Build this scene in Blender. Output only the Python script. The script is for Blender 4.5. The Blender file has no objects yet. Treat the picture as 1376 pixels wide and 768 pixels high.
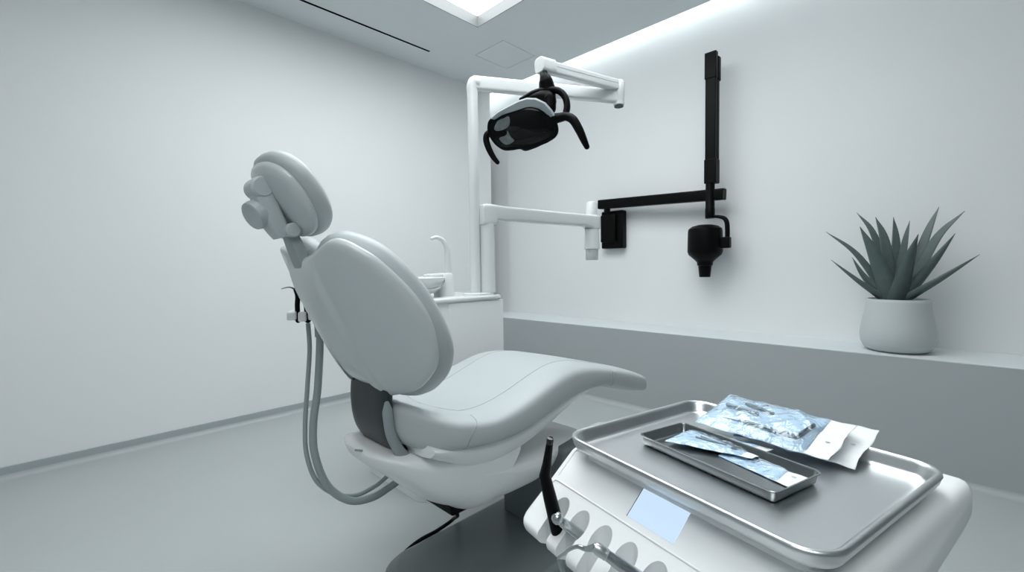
import bpy, bmesh, math, random
import numpy as np
from mathutils import Vector, Matrix
random.seed(4)
S = bpy.context.scene
COL = S.collection
PI = math.pi

# ------------------------------------------------------------------ camera
CX, CY, F = 688.0, 384.0, 597.005
CAMH = 1.10
def _n(v): return v/np.linalg.norm(v)
_a = _n(np.array([(1280-CX)/F, (351-CY)/F, 1.0]))
_b = _n(np.array([(85-CX)/F, (367-CY)/F, 1.0]))
_u = np.cross(_a, _b)
if _u[1] > 0: _u = -_u
RW = np.stack([_a, _b, _u])                       # world = RW @ camera(x right, y down, z forward)
CAM = np.array([0, 0, CAMH])
def ray(px): return RW @ np.array([(px[0]-CX)/F, (px[1]-CY)/F, 1.0])
def on_x(px, x): d = ray(px); return CAM + d*(x/d[0])
def on_y(px, y): d = ray(px); return CAM + d*(y/d[1])
def on_z(px, z): d = ray(px); return CAM + d*((z-CAMH)/d[2])
cd = bpy.data.cameras.new('camera'); cam = bpy.data.objects.new('camera', cd); COL.objects.link(cam)
m = Matrix([[RW[i, 0], -RW[i, 1], -RW[i, 2], CAM[i]] for i in range(3)] + [[0, 0, 0, 1]])
cam.matrix_world = m
cd.sensor_fit = 'HORIZONTAL'; cd.sensor_width = 36; cd.lens = F/1376*36; cd.clip_start = .01
S.camera = cam

# --------------------------------------------------------------- materials
def mat(name, col, rough=.5, metal=0.0, spec=.5, bump=0, bscale=200, var=0, vscale=4, coat=0, stretch=None, rvar=0):
    M = bpy.data.materials.new(name); M.use_nodes = True
    nt = M.node_tree; N = nt.nodes; L = nt.links
    p = N['Principled BSDF']
    p.inputs['Base Color'].default_value = (*col, 1)
    p.inputs['Roughness'].default_value = rough
    p.inputs['Metallic'].default_value = metal
    p.inputs['Specular IOR Level'].default_value = spec
    if coat: p.inputs['Coat Weight'].default_value = coat; p.inputs['Coat Roughness'].default_value = .08
    tc = N.new('ShaderNodeTexCoord'); out = tc.outputs['Object']
    if stretch:
        vr = N.new('ShaderNodeVectorRotate'); vr.rotation_type = 'Z_AXIS'; vr.inputs['Angle'].default_value = .227; L.new(out, vr.inputs['Vector']); out = vr.outputs['Vector']
        mp = N.new('ShaderNodeMapping'); mp.inputs['Scale'].default_value = stretch
        mp.inputs['Rotation'].default_value = (0, 0, 0)
        L.new(out, mp.inputs['Vector']); out = mp.outputs['Vector']
    if var:
        no = N.new('ShaderNodeTexNoise'); no.inputs['Scale'].default_value = vscale; no.inputs['Detail'].default_value = 4
        L.new(out, no.inputs['Vector'])
        mx = N.new('ShaderNodeMix'); mx.data_type = 'RGBA'
        mx.inputs[6].default_value = (*[c*(1-var) for c in col], 1)
        mx.inputs[7].default_value = (*[min(1, c*(1+var)) for c in col], 1)
        L.new(no.outputs['Fac'], mx.inputs[0]); L.new(mx.outputs[2], p.inputs['Base Color'])
        if rvar:
            mr = N.new('ShaderNodeMapRange'); mr.inputs['To Min'].default_value = rough-rvar; mr.inputs['To Max'].default_value = rough+rvar
            L.new(no.outputs['Fac'], mr.inputs['Value']); L.new(mr.outputs['Result'], p.inputs['Roughness'])
    if bump:
        nb = N.new('ShaderNodeTexNoise'); nb.inputs['Scale'].default_value = bscale; nb.inputs['Detail'].default_value = 3
        L.new(out, nb.inputs['Vector'])
        bp = N.new('ShaderNodeBump'); bp.inputs['Strength'].default_value = bump; bp.inputs['Distance'].default_value = .002
        L.new(nb.outputs['Fac'], bp.inputs['Height']); L.new(bp.outputs['Normal'], p.inputs['Normal'])
    return M
def emis(name, col, s):
    M = bpy.data.materials.new(name); M.use_nodes = True; nt = M.node_tree
    p = nt.nodes['Principled BSDF']
    p.inputs['Base Color'].default_value = (0, 0, 0, 1); p.inputs['Roughness'].default_value = .4
    p.inputs['Emission Color'].default_value = (*col, 1); p.inputs['Emission Strength'].default_value = s
    return M
WALL = mat('wall_paint', (.79, .805, .81), .75, bump=.12, bscale=90, var=.02, vscale=2)
CEIL = mat('ceiling_paint', (.72, .76, .77), .85, bump=.05, bscale=120)
FLOOR = mat('floor_vinyl', (.43, .46, .465), .42, var=.05, vscale=1.6, bump=.02, bscale=60, rvar=.05)
PLINTH = mat('bench_paint', (.40, .43, .44), .6, bump=.08, bscale=150)
LEDGE = mat('ledge_top', (.66, .70, .71), .5, bump=.05, bscale=120)
BASEB = mat('baseboard_grey', (.36, .40, .41), .5)
WHITE = mat('white_plastic', (.89, .90, .905), .32, coat=.25)
WHITEB = mat('white_enamel', (.74, .765, .77), .25, coat=.4)
SHELL = mat('shell_plastic', (.60, .635, .645), .3, coat=.3)
CAB = mat('cabinet_laminate', (.88, .89, .895), .4)
LEATHER = mat('grey_leatherette', (.47, .505, .515), .42, bump=.12, bscale=420, var=.03, vscale=8)
BRKT = mat('grey_metal_paint', (.30, .34, .35), .38)
GREYP = mat('mid_grey_plastic', (.50, .545, .555), .4)
DARK = mat('dark_graphite', (.024, .031, .032), .38)
BLACK = mat('black_plastic', (.002, .0025, .0025), .42, spec=.10)
BLACKG = mat('black_gloss', (.003, .004, .004), .08)
STEEL = mat('brushed_steel', (.62, .64, .65), .32, 1.0, var=.03, vscale=300, stretch=(1, .03, 1), rvar=.03)
STEELF = mat('brushed_steel_floor', (.60, .62, .63), .33, 1.0, var=.05, vscale=90, stretch=(.03, 1, 1), rvar=.05)
STEELD = mat('steel_polished', (.48, .51, .52), .2, 1.0)
STEELN = mat('steel_dull', (.34, .36, .365), .24, 1.0)
STEELI = mat('instrument_steel', (.22, .24, .25), .3, 1.0)
HOSE = mat('hose_rubber', (.32, .37, .375), .45)
SEAM = mat('seam_thread', (.33, .36, .37), .6)
BASEM = mat('base_plate_grey', (.12, .14, .143), .33, var=.05, vscale=3)
GROOVE = mat('groove_dark', (.05, .06, .06), .8)
LINE = mat('joint_line_grey', (.35, .38, .39), .6)
CERAM = mat('pot_ceramic', (.50, .535, .54), .55, bump=.1, bscale=200)
SOIL = mat('soil', (.02, .022, .02), .95, bump=1, bscale=120, var=.4, vscale=60)
ALOE = mat('aloe_skin', (.075, .105, .10), .45, var=.25, vscale=25, bump=.05, bscale=90)
PAPER = mat('pouch_paper', (.82, .84, .85), .6, bump=.15, bscale=160)
PAPERB = mat('pouch_paper_blue', (.66, .79, .90), .55, var=.08, vscale=30)
SCREEN = emis('screen_glow', (.60, .78, .97), .95)
LAMPGLASS = mat('lamp_glass', (.002, .0025, .0025), .06, spec=.2)
REFL = mat('lamp_reflector', (.16, .18, .18), .2, .6, var=.5, vscale=40)
LIGHTP = emis('light_panel', (.935, .983, 1.0), 5.3)
FRAME = mat('light_frame', (.20, .21, .21), .5)
COVE = emis('cove_strip', (.935, .983, 1.0), 9.5)
# clear film: thin transparent sheet with glossy wrinkles
FILM = bpy.data.materials.new('pouch_film'); FILM.use_nodes = True
nt = FILM.node_tree; nt.nodes.clear()
o_ = nt.nodes.new('ShaderNodeOutputMaterial'); tr = nt.nodes.new('ShaderNodeBsdfTransparent'); gl = nt.nodes.new('ShaderNodeBsdfGlossy')
tr.inputs[0].default_value = (.94, .975, 1, 1); gl.inputs['Roughness'].default_value = .12; gl.inputs['Color'].default_value = (.9, .96, 1, 1)
fr = nt.nodes.new('ShaderNodeFresnel'); fr.inputs['IOR'].default_value = 1.5; ms = nt.nodes.new('ShaderNodeMixShader')
nz = nt.nodes.new('ShaderNodeTexNoise'); nz.inputs['Scale'].default_value = 45; nz.inputs['Detail'].default_value = 2; nz.inputs['Distortion'].default_value = 1.2
tcf = nt.nodes.new('ShaderNodeTexCoord'); nt.links.new(tcf.outputs['Object'], nz.inputs['Vector'])
bpf = nt.nodes.new('ShaderNodeBump'); bpf.inputs['Strength'].default_value = .9; bpf.inputs['Distance'].default_value = .006
nt.links.new(nz.outputs['Fac'], bpf.inputs['Height'])
nt.links.new(bpf.outputs['Normal'], gl.inputs['Normal']); nt.links.new(bpf.outputs['Normal'], fr.inputs['Normal'])
fa = nt.nodes.new('ShaderNodeMath'); fa.operation = 'MULTIPLY_ADD'; fa.inputs[1].default_value = 1.3; fa.inputs[2].default_value = .05; nt.links.new(fr.outputs[0], fa.inputs[0]); nt.links.new(fa.outputs[0], ms.inputs[0]); nt.links.new(tr.outputs[0], ms.inputs[1]); nt.links.new(gl.outputs[0], ms.inputs[2]); nt.links.new(ms.outputs[0], o_.inputs[0])

# ----------------------------------------------------------------- helpers
class G:
    """collects geometry for ONE mesh object"""
    def __init__(s): s.v = []; s.f = []
    def add(s, vs, fs):
        k = len(s.v); s.v += [tuple(float(c) for c in p) for p in vs]; s.f += [tuple(i+k for i in f) for f in fs]; return s
def build(name, g, material, parent=None, sharp=35, bevel=0, seg=3, subs=0, smooth=True, clean=True):
    me = bpy.data.meshes.new(name); me.from_pydata(g.v, [], g.f); me.update()
    bm = bmesh.new(); bm.from_mesh(me)
    if clean: bmesh.ops.remove_doubles(bm, verts=bm.verts, dist=1e-6)
    bmesh.ops.recalc_face_normals(bm, faces=bm.faces); bm.to_mesh(me); bm.free()
    if smooth:
        me.shade_smooth()
        if sharp: me.set_sharp_from_angle(angle=math.radians(sharp))
    me.materials.append(material)
    o = bpy.data.objects.new(name, me); COL.objects.link(o)
    if parent is not None:
        o.parent = parent
        o.matrix_parent_inverse = parent.matrix_basis.inverted()
    if bevel:
        md = o.modifiers.new('bevel', 'BEVEL'); md.width = bevel; md.segments = seg; md.limit_method = 'ANGLE'; md.angle_limit = math.radians(40); md.harden_normals = False
    if subs:
        md = o.modifiers.new('subs', 'SUBSURF'); md.levels = subs; md.render_levels = subs
    return o
def tag(o, label=None, cat=None, group=None, kind=None):
    if label: o['label'] = label
    if cat: o['category'] = cat
    if group: o['group'] = group
    if kind: o['kind'] = kind
    return o
def thing(name, loc, label, cat, group=None):
    o = bpy.data.objects.new(name, None); COL.objects.link(o); o.location = tuple(float(c) for c in loc); o.empty_display_size = .05
    bpy.context.view_layer.update()
    return tag(o, label, cat, group)
def struct(name, g, material, label=None, bevel=0, **k):
    o = build(name, g, material, None, bevel=bevel, **k); return tag(o, label, kind='structure')
def box(g, lo, hi, M=None):
    x0, y0, z0 = lo; x1, y1, z1 = hi
    vs = [(x0,y0,z0),(x1,y0,z0),(x1,y1,z0),(x0,y1,z0),(x0,y0,z1),(x1,y0,z1),(x1,y1,z1),(x0,y1,z1)]
    if M is not None: vs = [tuple(M @ Vector(v)) for v in vs]
    return g.add(vs, [(0,3,2,1),(4,5,6,7),(0,1,5,4),(1,2,6,5),(2,3,7,6),(3,0,4,7)])
def rings(g, rs, cap0=True, cap1=True, closed=True):
    """skin a list of rings (each a list of 3-D points)"""
    n = len(rs[0]); vs = [p for r in rs for p in r]; fs = []
    for i in range(len(rs)-1):
        for j in range(n if closed else n-1):
            a, b_ = i*n+j, i*n+(j+1) % n
            fs.append((a, b_, b_+n, a+n))
    if cap0: fs.append(tuple(reversed(range(n))))
    if cap1: fs.append(tuple(range((len(rs)-1)*n, len(rs)*n)))
    return g.add(vs, fs)
def frame_of(d):
    d = Vector(d).normalized(); u = Vector((0, 0, 1)) if abs(d.z) < .9 else Vector((1, 0, 0))
    x = u.cross(d).normalized(); return x, d.cross(x).normalized(), d
def lathe(g, prof, org=(0,0,0), axis=(0,0,1), seg=40, sx=1, sy=1, up=None):
    """prof: list of (radius, height) along axis"""
    x, y, d = frame_of(axis); o = Vector(tuple(float(c) for c in org))
    rs = []
    for r, h in prof:
        r = max(r, 1e-5)
        rs.append([o + x*(r*sx*math.cos(2*PI*i/seg)) + y*(r*sy*math.sin(2*PI*i/seg)) + d*h for i in range(seg)])
    return rings(g, rs)
def spline(pts, n=12):
    P = [Vector(tuple(float(c) for c in p)) for p in pts]
    if len(P) == 2: return [P[0].lerp(P[1], i/n) for i in range(n+1)]
    out = []
    for i in range(len(P)-1):
        p0 = P[i-1] if i else P[0]*2-P[1]; p1, p2 = P[i], P[i+1]; p3 = P[i+2] if i+2 < len(P) else P[-1]*2-P[-2]
        for k in range(n):
            t = k/n
            out.append(.5*((2*p1)+(p2-p0)*t+(2*p0-5*p1+4*p2-p3)*t*t+(3*p1-p0-3*p2+p3)*t**3))
    out.append(P[-1]); return out
def interp(xs, ys, x): return float(np.interp(x, xs, ys))
def tube(g, pts, r, seg=12, n=8, cap=True, flat=1.0, smooth=True, roundcap=False):
    """r: number or list of radii at control points; flat squashes the second axis"""
    P = spline(pts, n) if smooth else [Vector(tuple(float(c) for c in p)) for p in pts]
    m_ = len(P)
    if isinstance(r, (int, float)): R = [r]*m_
    else: R = list(np.interp(np.linspace(0, len(r)-1, m_), range(len(r)), r))
    rs = []; x = None
    for i, p in enumerate(P):
        t = (P[min(i+1, m_-1)]-P[max(i-1, 0)]).normalized()
        if x is None: x, y, _ = frame_of(t)
        else:
            x = (x - t*x.dot(t)).normalized()
        y = t.cross(x)
        rs.append((p, x.copy(), y.copy(), R[i], t.copy()))
    out = []
    def ring(p, x, y, rr): return [p + x*(rr*math.cos(2*PI*k/seg)) + y*(rr*flat*math.sin(2*PI*k/seg)) for k in range(seg)]
    if roundcap:
        p, x, y, rr, t = rs[0]
        for a in (80, 60, 35, 15): out.append(ring(p - t*rr*math.sin(math.radians(a)), x, y, rr*math.cos(math.radians(a))))
    for p, x, y, rr, t in rs: out.append(ring(p, x, y, rr))
    if roundcap:
        p, x, y, rr, t = rs[-1]
        for a in (15, 35, 60, 80): out.append(ring(p + t*rr*math.sin(math.radians(a)), x, y, rr*math.cos(math.radians(a))))
    return rings(g, out, cap, cap)
def closed_spline(pts, N):
    P = [Vector((p[0], p[1], 0)) for p in pts]; n = len(P); out = []
    for i in range(n):
        p0, p1, p2, p3 = P[i-1], P[i], P[(i+1) % n], P[(i+2) % n]
        for k in range(8):
            t = k/8
            q = .5*((2*p1)+(p2-p0)*t+(2*p0-5*p1+4*p2-p3)*t*t+(3*p1-p0-3*p2+p3)*t**3); out.append(q)
    L = [0]
    for i in range(len(out)): L.append(L[-1]+(out[(i+1) % len(out)]-out[i]).length)
    res = []; j = 0
    for k in range(N):
        s = L[-1]*k/N
        while L[j+1] < s: j += 1
        t = (s-L[j])/max(1e-9, L[j+1]-L[j]); q = out[j].lerp(out[(j+1) % len(out)], t); res.append((q.x, q.y))
    return res
def pillow(g, outline, centre, prof, fmap, N=112):
    """rings scaled towards the centre of an outline (v,s); prof: (scale, n); fmap(v,s,n,scale)->world"""
    O = closed_spline(outline, N); rs = []
    for sc, n in prof:
        sc = max(sc, 1e-3)
        rs.append([fmap(centre[0]+sc*(v-centre[0]), centre[1]+sc*(s-centre[1]), n, sc) for v, s in O])
    return rings(g, rs)
def rrect(w, h, r, n=8, x0=0, y0=0):
    """rounded rectangle outline, counter-clockwise, lower-left corner at x0,y0"""
    pts = []
    for cx, cy, a0 in ((w-r, r, -90), (w-r, h-r, 0), (r, h-r, 90), (r, r, 180)):
        for k in range(n+1):
            a = math.radians(a0+90*k/n); pts.append((x0+cx+r*math.cos(a), y0+cy+r*math.sin(a)))
    return pts
def sgnpow(c, e): return math.copysign(abs(c)**e, c)

# ================================================================= THE ROOM
XW, XF, YL, ZC, ZL, XC = 3.4925, 3.0525, 3.5933, 2.9883, .6087, 3.3412
X0, Y0 = -1.7, -1.9
YS = float(on_x((683,250), XW)[1])
g = G(); box(g, (X0-.1, Y0-.1, -.1), (XW+.2, 4.4, 0)); struct('floor', g, FLOOR, 'smooth grey floor')
g = G(); box(g, (X0-.1, YL, 0), (XC-.02, 4.3, ZC+.4)); struct('wall_left', g, WALL, 'white painted wall on the left')
g = G(); box(g, (XC-.3, 4.15, 0), (XW+.2, 4.3, ZC+.4)); struct('wall_far', g, WALL)
g = G(); box(g, (XW, Y0-.1, 0), (XW+.15, YS, ZC+.4)); box(g, (XW+.03, YS, 0), (XW+.15, 4.2, ZC+.4)); struct('wall_right', g, WALL, 'white painted wall above the bench')
g = G(); box(g, (X0-.2, Y0-.1, 0), (X0, YL+.1, ZC+.4)); struct('wall_back', g, PLINTH)
g = G(); box(g, (X0-.1, Y0-.2, 0), (XW+.15, Y0, ZC+.4)); struct('wall_near', g, mat('near_wall_paint', (.24, .255, .26), .8))
g = G(); box(g, (X0, YL-.012, 0), (XC-.02, YL, .068)); struct('baseboard_left', g, BASEB, bevel=.002)
# coved joint between floor and wall
g = G(); rings(g, [[(x, YL-.012-.028+.028*math.sin(a), .0+.028*(1-math.cos(a))) for a in np.linspace(0, PI/2, 6)]+[(x, YL-.012, 0)] for x in (X0, XC-.02)]); struct('trim_1', g, FLOOR)
# bench along the right wall
g = G(); box(g, (XF, Y0, 0), (XW+.03, 4.15, ZL-.006)); struct('trim_2', g, PLINTH, 'grey bench front below the ledge')
g = G(); box(g, (XF-.001, Y0, ZL-.006), (XW+.03, 4.15, ZL)); struct('trim_3', g, LEDGE, 'pale ledge top along the right wall', bevel=.002)
g = G(); rings(g, [[(XF-.03+.03*math.sin(a), y, .03*(1-math.cos(a))) for a in np.linspace(0, PI/2, 6)]+[(XF, y, 0)] for y in (Y0, YL)]); struct('trim_4', g, FLOOR)
# ceiling, with openings for the light panel, the air slot and the hatch
SK = (.42, 2.371, .35, 2.693); SK2 = (-1.40, -.05, -1.10, .60); SL = (.30, 2.325, 3.266, 3.290); HT = (2.652, 3.049, 2.693, 3.055)
xs = sorted({X0-.1, XC, SK[0], SK[1], SK2[0], SK2[1], SL[0], SL[1], HT[0], HT[1]}); ys = sorted({Y0-.1, 4.2, SK[2], SK[3], SK2[2], SK2[3], SL[2], SL[3], HT[2], HT[3]})
g = G()
for i in range(len(xs)-1):
    for j in range(len(ys)-1):
        cx, cy = (xs[i]+xs[i+1])/2, (ys[j]+ys[j+1])/2
        if any(r[0] < cx < r[1] and r[2] < cy < r[3] for r in (SK, SK2, SL, HT)): continue
        box(g, (xs[i], ys[j], ZC), (xs[i+1], ys[j+1], ZC+.085))
struct('ceiling', g, CEIL, 'white ceiling', smooth=False, clean=False)
g = G(); box(g, (XC-.02, Y0-.1, ZC+.3), (XW+.1, 4.2, ZC+.36)); box(g, (XC-.02, Y0-.1, ZC+.085), (XC, 4.2, ZC+.32)); struct('trim_5', g, CEIL)
# light panel
def ceiling_light(SK, label):
    t = thing('ceiling_light', ((SK[0]+SK[1])/2, (SK[2]+SK[3])/2, ZC+.08), label, 'ceiling light')
    g = G(); box(g, (SK[0]-.03, SK[2]-.03, ZC+.0855), (SK[1]+.03, SK[3]+.03, ZC+.10)); build('diffuser', g, LIGHTP, t)
    g = G(); tk = .006
    for lo, hi in (((SK[0], SK[2], ZC-.001), (SK[0]+tk, SK[3], ZC+.085)), ((SK[1]-tk, SK[2], ZC-.001), (SK[1], SK[3], ZC+.085)), ((SK[0], SK[2], ZC-.001), (SK[1], SK[2]+tk, ZC+.085)), ((SK[0], SK[3]-tk, ZC-.001), (SK[1], SK[3], ZC+.085))): box(g, lo, hi)
    build('frame', g, FRAME, t)
ceiling_light(SK, 'large glowing light panel recessed in the ceiling above the dental chair')
ceiling_light(SK2, 'second square light panel recessed in the ceiling behind the camera')
# air slot
t = thing('air_slot', ((SL[0]+SL[1])/2, (SL[2]+SL[3])/2, ZC), 'long thin black slot in the ceiling beside the left wall', 'air vent')
g = G(); box(g, (SL[0], SL[2], ZC+.03), (SL[1], SL[3], ZC+.05)); build('backing', g, BLACK, t)
g = G(); box(g, (SL[0], SL[2], ZC+.0005), (SL[1], SL[2]+.004, ZC+.03)); box(g, (SL[0], SL[3]-.004, ZC+.0005), (SL[1], SL[3], ZC+.03)); box(g, (SL[1]-.004, SL[2], ZC+.0005), (SL[1], SL[3], ZC+.03)); build('frame', g, BLACK, t)
# hatch
t = thing('access_hatch', ((HT[0]+HT[1])/2, (HT[2]+HT[3])/2, ZC), 'square access hatch outlined by thin lines in the ceiling', 'ceiling hatch')
e = .005
g = G(); box(g, (HT[0]+e, HT[2]+e, ZC), (HT[1]-e, HT[3]-e, ZC+.02)); build('panel', g, CEIL, t)
g = G(); box(g, (HT[0], HT[2], ZC+.02), (HT[1], HT[3], ZC+.03)); build('frame', g, LINE, t)
# cove light strip hidden in the slot beside the wall
g = G(); box(g, (XC+.005, Y0, ZC+.20), (XC+.055, 4.1, ZC+.215)); tag(build('light_strip', g, COVE), 'glowing light strip in the cove above the right wall', 'cove light')

# ============================================================ DENTAL CHAIR
BC = 1.25
chair = thing('dental_chair', (1.2, 1.2, 0), 'pale grey reclining dental chair with white shell and headrest', 'dental chair')
# --- backrest
A0, Z0 = .62, .766
def bmap(v, s, n, sc=0):
    w = .92*v*v
    n = n + w
    return (A0-.44*s+.898*n, BC+v, Z0+.898*s+.44*n)
half = [(.08,.411),(.14,.428),(.172,.435),(.203,.425),(.232,.399),(.264,.36),(.304,.272),(.321,.184),(.31,.097),(.283,.033),(.216,-.021),(.142,-.038),(.096,-.043),(.084,-.012)]
out = [(0,.402)] + half + [(0,-.008)] + [(-v, s) for v, s in reversed(half)]
def crease(v, s):
    x = (abs(v)-.078)/.018; x = max(0, min(1, x)); x = x*x*(3-2*x)
    return -.012*(1-x)
def smap(v, s, n, sc=0):
    k = max(0, 1-sc**6)
    return bmap(v, s, n + (crease(v, s)*k if n < .012 else 0))
prof = [(0,-.016)] + [(r, -.016*(1-r**2.2)) for r in np.linspace(.06, .94, 26)] + [(.965,-.0005),(.985,.003),(.996,.008),(1.0,.015),(.996,.021),(.98,.024),(.9,.026),(.5,.026),(0,.026)]
g = G(); pillow(g, out, (0,.2), prof, smap, 160); build('backrest_shell', g, SHELL, chair, sharp=60)
halfc = [(.06,.42),(.095,.438),(.15,.435),(.222,.388),(.27,.306),(.296,.2),(.300,.085),(.278,.010),(.227,-.046),(.150,-.074)]
outc = [(0,.405)] + halfc + [(0,-.062)] + [(-v, s) for v, s in reversed(halfc)]
prof = [(0,.022),(.5,.022),(.88,.024),(.945,.030),(.98,.041),(1.0,.058),(.994,.075),(.97,.089),(.93,.098),(.85,.104),(.5,.10),(0,.096)]
g = G(); pillow(g, outc, (0,.2), prof, bmap, 128); build('backrest_cushion', g, LEATHER, chair, sharp=0)
# --- headrest
HL = math.radians(33); HA, HZ = .393, 1.285
def hmap(v, s, n, sc=0):
    n = n + .75*v*v + .3*s*s
    return (HA-math.sin(HL)*s+math.cos(HL)*n, BC+v, HZ+math.cos(HL)*s+math.sin(HL)*n)
def ell(w, h, e=.85, N=20, s0=0): return [(w*sgnpow(math.cos(2*PI*k/N), e), s0+h*sgnpow(math.sin(2*PI*k/N), e)) for k in range(N)]
prof = [(0,-.009),(.3,-.0088),(.6,-.0075),(.8,-.005),(.92,-.001),(.98,.005),(1,.012),(.98,.018),(.9,.02),(0,.02)]
g = G(); pillow(g, ell(.128,.106,s0=-.014), (0,-.014), prof, hmap, 80); hshell = build('headrest_shell', g, SHELL, chair, sharp=60)
prof = [(0,.014),(.8,.014),(.92,.016),(.975,.022),(1,.034),(.99,.046),(.95,.055),(.85,.060),(.5,.061),(0,.06)]
g = G(); pillow(g, ell(.141,.119,s0=-.012), (0,-.012), prof, hmap, 80); build('headrest_cushion', g, LEATHER, chair, sharp=0)
# --- headrest bracket, knob and stem (on the centre plane)
def cp(px, dv=0): return Vector(on_y(px, BC+dv))
def bar(g, pts, hw, th, rc=.35):
    """rounded bar swept in the chair's centre plane; hw half widths across, th half thickness"""
    P = spline(pts, 6); m_ = len(P); rs = []
    HW = np.interp(np.linspace(0, len(hw)-1, m_), range(len(hw)), hw); TH = np.interp(np.linspace(0, len(th)-1, m_), range(len(th)), th)
    for i, p in enumerate(P):
        t = (P[min(i+1, m_-1)]-P[max(i-1, 0)]).normalized(); nrm = Vector((-t.z, 0, t.x))
        rs.append([p + Vector((0, HW[i]*sgnpow(math.cos(2*PI*k/28), rc), 0)) + nrm*(TH[i]*sgnpow(math.sin(2*PI*k/28), rc)) for k in range(28)])
    return rings(g, rs)
g = G(); bar(g, [cp((347,250)), cp((353,264)), cp((361,285)), cp((370,303)), cp((379,317))], [.033,.034,.034,.033,.030], [.020,.026,.026,.024,.019], .55)
hb = build('headrest_bracket', g, GREYP, chair, sharp=50, bevel=.002)
g = G(); lathe(g, [(0,-.036),(.022,-.036),(.027,-.031),(.027,.031),(.022,.036),(0,.036)], cp((348,253)), (0,1,0), 32); build('bracket_hub', g, GREYP, hb, sharp=40)
g = G(); bar(g, [cp((354,243)), cp((364,248))+Vector((.006,0,0)), cp((378,258))+Vector((.02,0,0))], [.034,.034,.03], [.022,.024,.022], .6); build('bracket_lug', g, SHELL, hb, sharp=50, bevel=.003)
kn = cp((347,287)); kd = Vector((-.80, -.22, -.42)).normalized()
g = G(); lathe(g, [(.0,-.02),(.030,-.02),(.035,-.012),(.037,.010),(.035,.018),(.031,.020),(.024,.0185),(0,.0175)], kn, kd, 44); build('adjusting_knob', g, GREYP, chair, sharp=40)
g = G(); bar(g, [cp((386,306)), cp((391,318)), cp((398,335)), cp((407,356)), cp((422,385))], [.026,.027,.032,.034,.034], [.014,.015,.016,.016,.014], .4); build('headrest_stem', g, BRKT, chair, sharp=50, bevel=.002)
pv = cp((387,310)); g = G(); lathe(g, [(0,-.043),(.015,-.043),(.0185,-.039),(.0185,.039),(.015,.043),(0,.043)], pv, (0,1,0), 28); build('pivot', g, GREYP, chair, sharp=40)

# --- seat and leg cushion: sections along the chair axis
SA = [.655,.668,.69,.735,.80,.88,.96,1.05,1.15,1.28,1.39,1.55,1.70,1.80,1.90,1.96]
ST = [.700,.709,.706,.691,.672,.655,.656,.673,.701,.732,.729,.695,.658,.630,.594,.566]
SB = [.612,.594,.580,.568,.560,.550,.545,.546,.562,.588,.600,.596,.556,.524,.502,.490]
SWd = [.13,.165,.205,.250,.270,.274,.275,.275,.273,.27,.266,.258,.25,.246,.240,.236]
def cr(xs, ys, x):
    i = max(0, min(len(xs)-2, int(np.searchsorted(xs, x))-1))
    h = xs[i+1]-xs[i]; t = (x-xs[i])/h
    m0 = (ys[i+1]-ys[i-1])/(xs[i+1]-xs[i-1]) if i else (ys[1]-ys[0])/h
    m1 = (ys[i+2]-ys[i])/(xs[i+2]-xs[i]) if i+2 < len(xs) else (ys[-1]-ys[-2])/h
    return (2*t**3-3*t*t+1)*ys[i]+(t**3-2*t*t+t)*h*m0+(-2*t**3+3*t*t)*ys[i+1]+(t**3-t*t)*h*m1
def dish(a, v): return -.016*max(0, 1-(abs(v)/.2)**2)*max(0, 1-((a-.92)/.26)**2)
def sec(a, sc=1.0, e=.48, N=56, grow=0):
    zt, zb, w = cr(SA, ST, a), cr(SA, SB, a), cr(SA, SWd, a)+grow
    zm, h = (zt+zb)/2, (zt-zb)/2*sc
    R_ = []
    for k in range(N):
        th = 2*PI*k/N; v = w*(.7+.3*sc if sc < 1 else 1)*sgnpow(math.cos(th), e); z = zm+h*sgnpow(math.sin(th), e*.95)
        if math.sin(th) > 0: z += dish(a, v)*min(1, (z-zm)/max(h, 1e-6))
        R_.append((a, BC+v, z))
    return R_
def roundsec(a0, a1, n0, n1, r, w_end=True):
    pass
g = G(); rs = []
for k, sc in ((0,.3),(1,.62),(2,.85)): rs.append([(a-.012+.004*k, b, z) for a, b, z in sec(.657, sc)])
rs += [sec(a) for a in np.linspace(.657, 1.592, 64)]
rs += [[(1.592+dx, BC+(b-BC)*s_, zz) for (_, b, zz) in sec(1.592, s2)] for dx, s_, s2 in ((.003,.996,.97),(.004,.98,.9))]
rings(g, rs); build('seat_cushion', g, LEATHER, chair, sharp=0)
g = G(); rs = []
rs += [[(1.600+dx, BC+(b-BC)*s_, zz) for (_, b, zz) in sec(1.600, s2)] for dx, s_, s2 in ((.0,.98,.9),(.001,.996,.97))]
rs += [sec(a) for a in np.linspace(1.603, 1.90, 18)]
for q in np.linspace(.15, 1, 8):
    c_ = math.sqrt(max(0, 1-q*q)); a = 1.90+.058*q; base = sec(min(a, 1.955))
    zc = sum(p[2] for p in base)/len(base)
    rs.append([(1.90+.058*q*(1-.35*abs((b-BC)/.24)**3), BC+(b-BC)*(.86+.14*c_), zc+(z-zc)*(.12+.88*c_)) for _, b, z in base])
rings(g, rs); build('foot_pad', g, LEATHER, chair, sharp=0)
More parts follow.
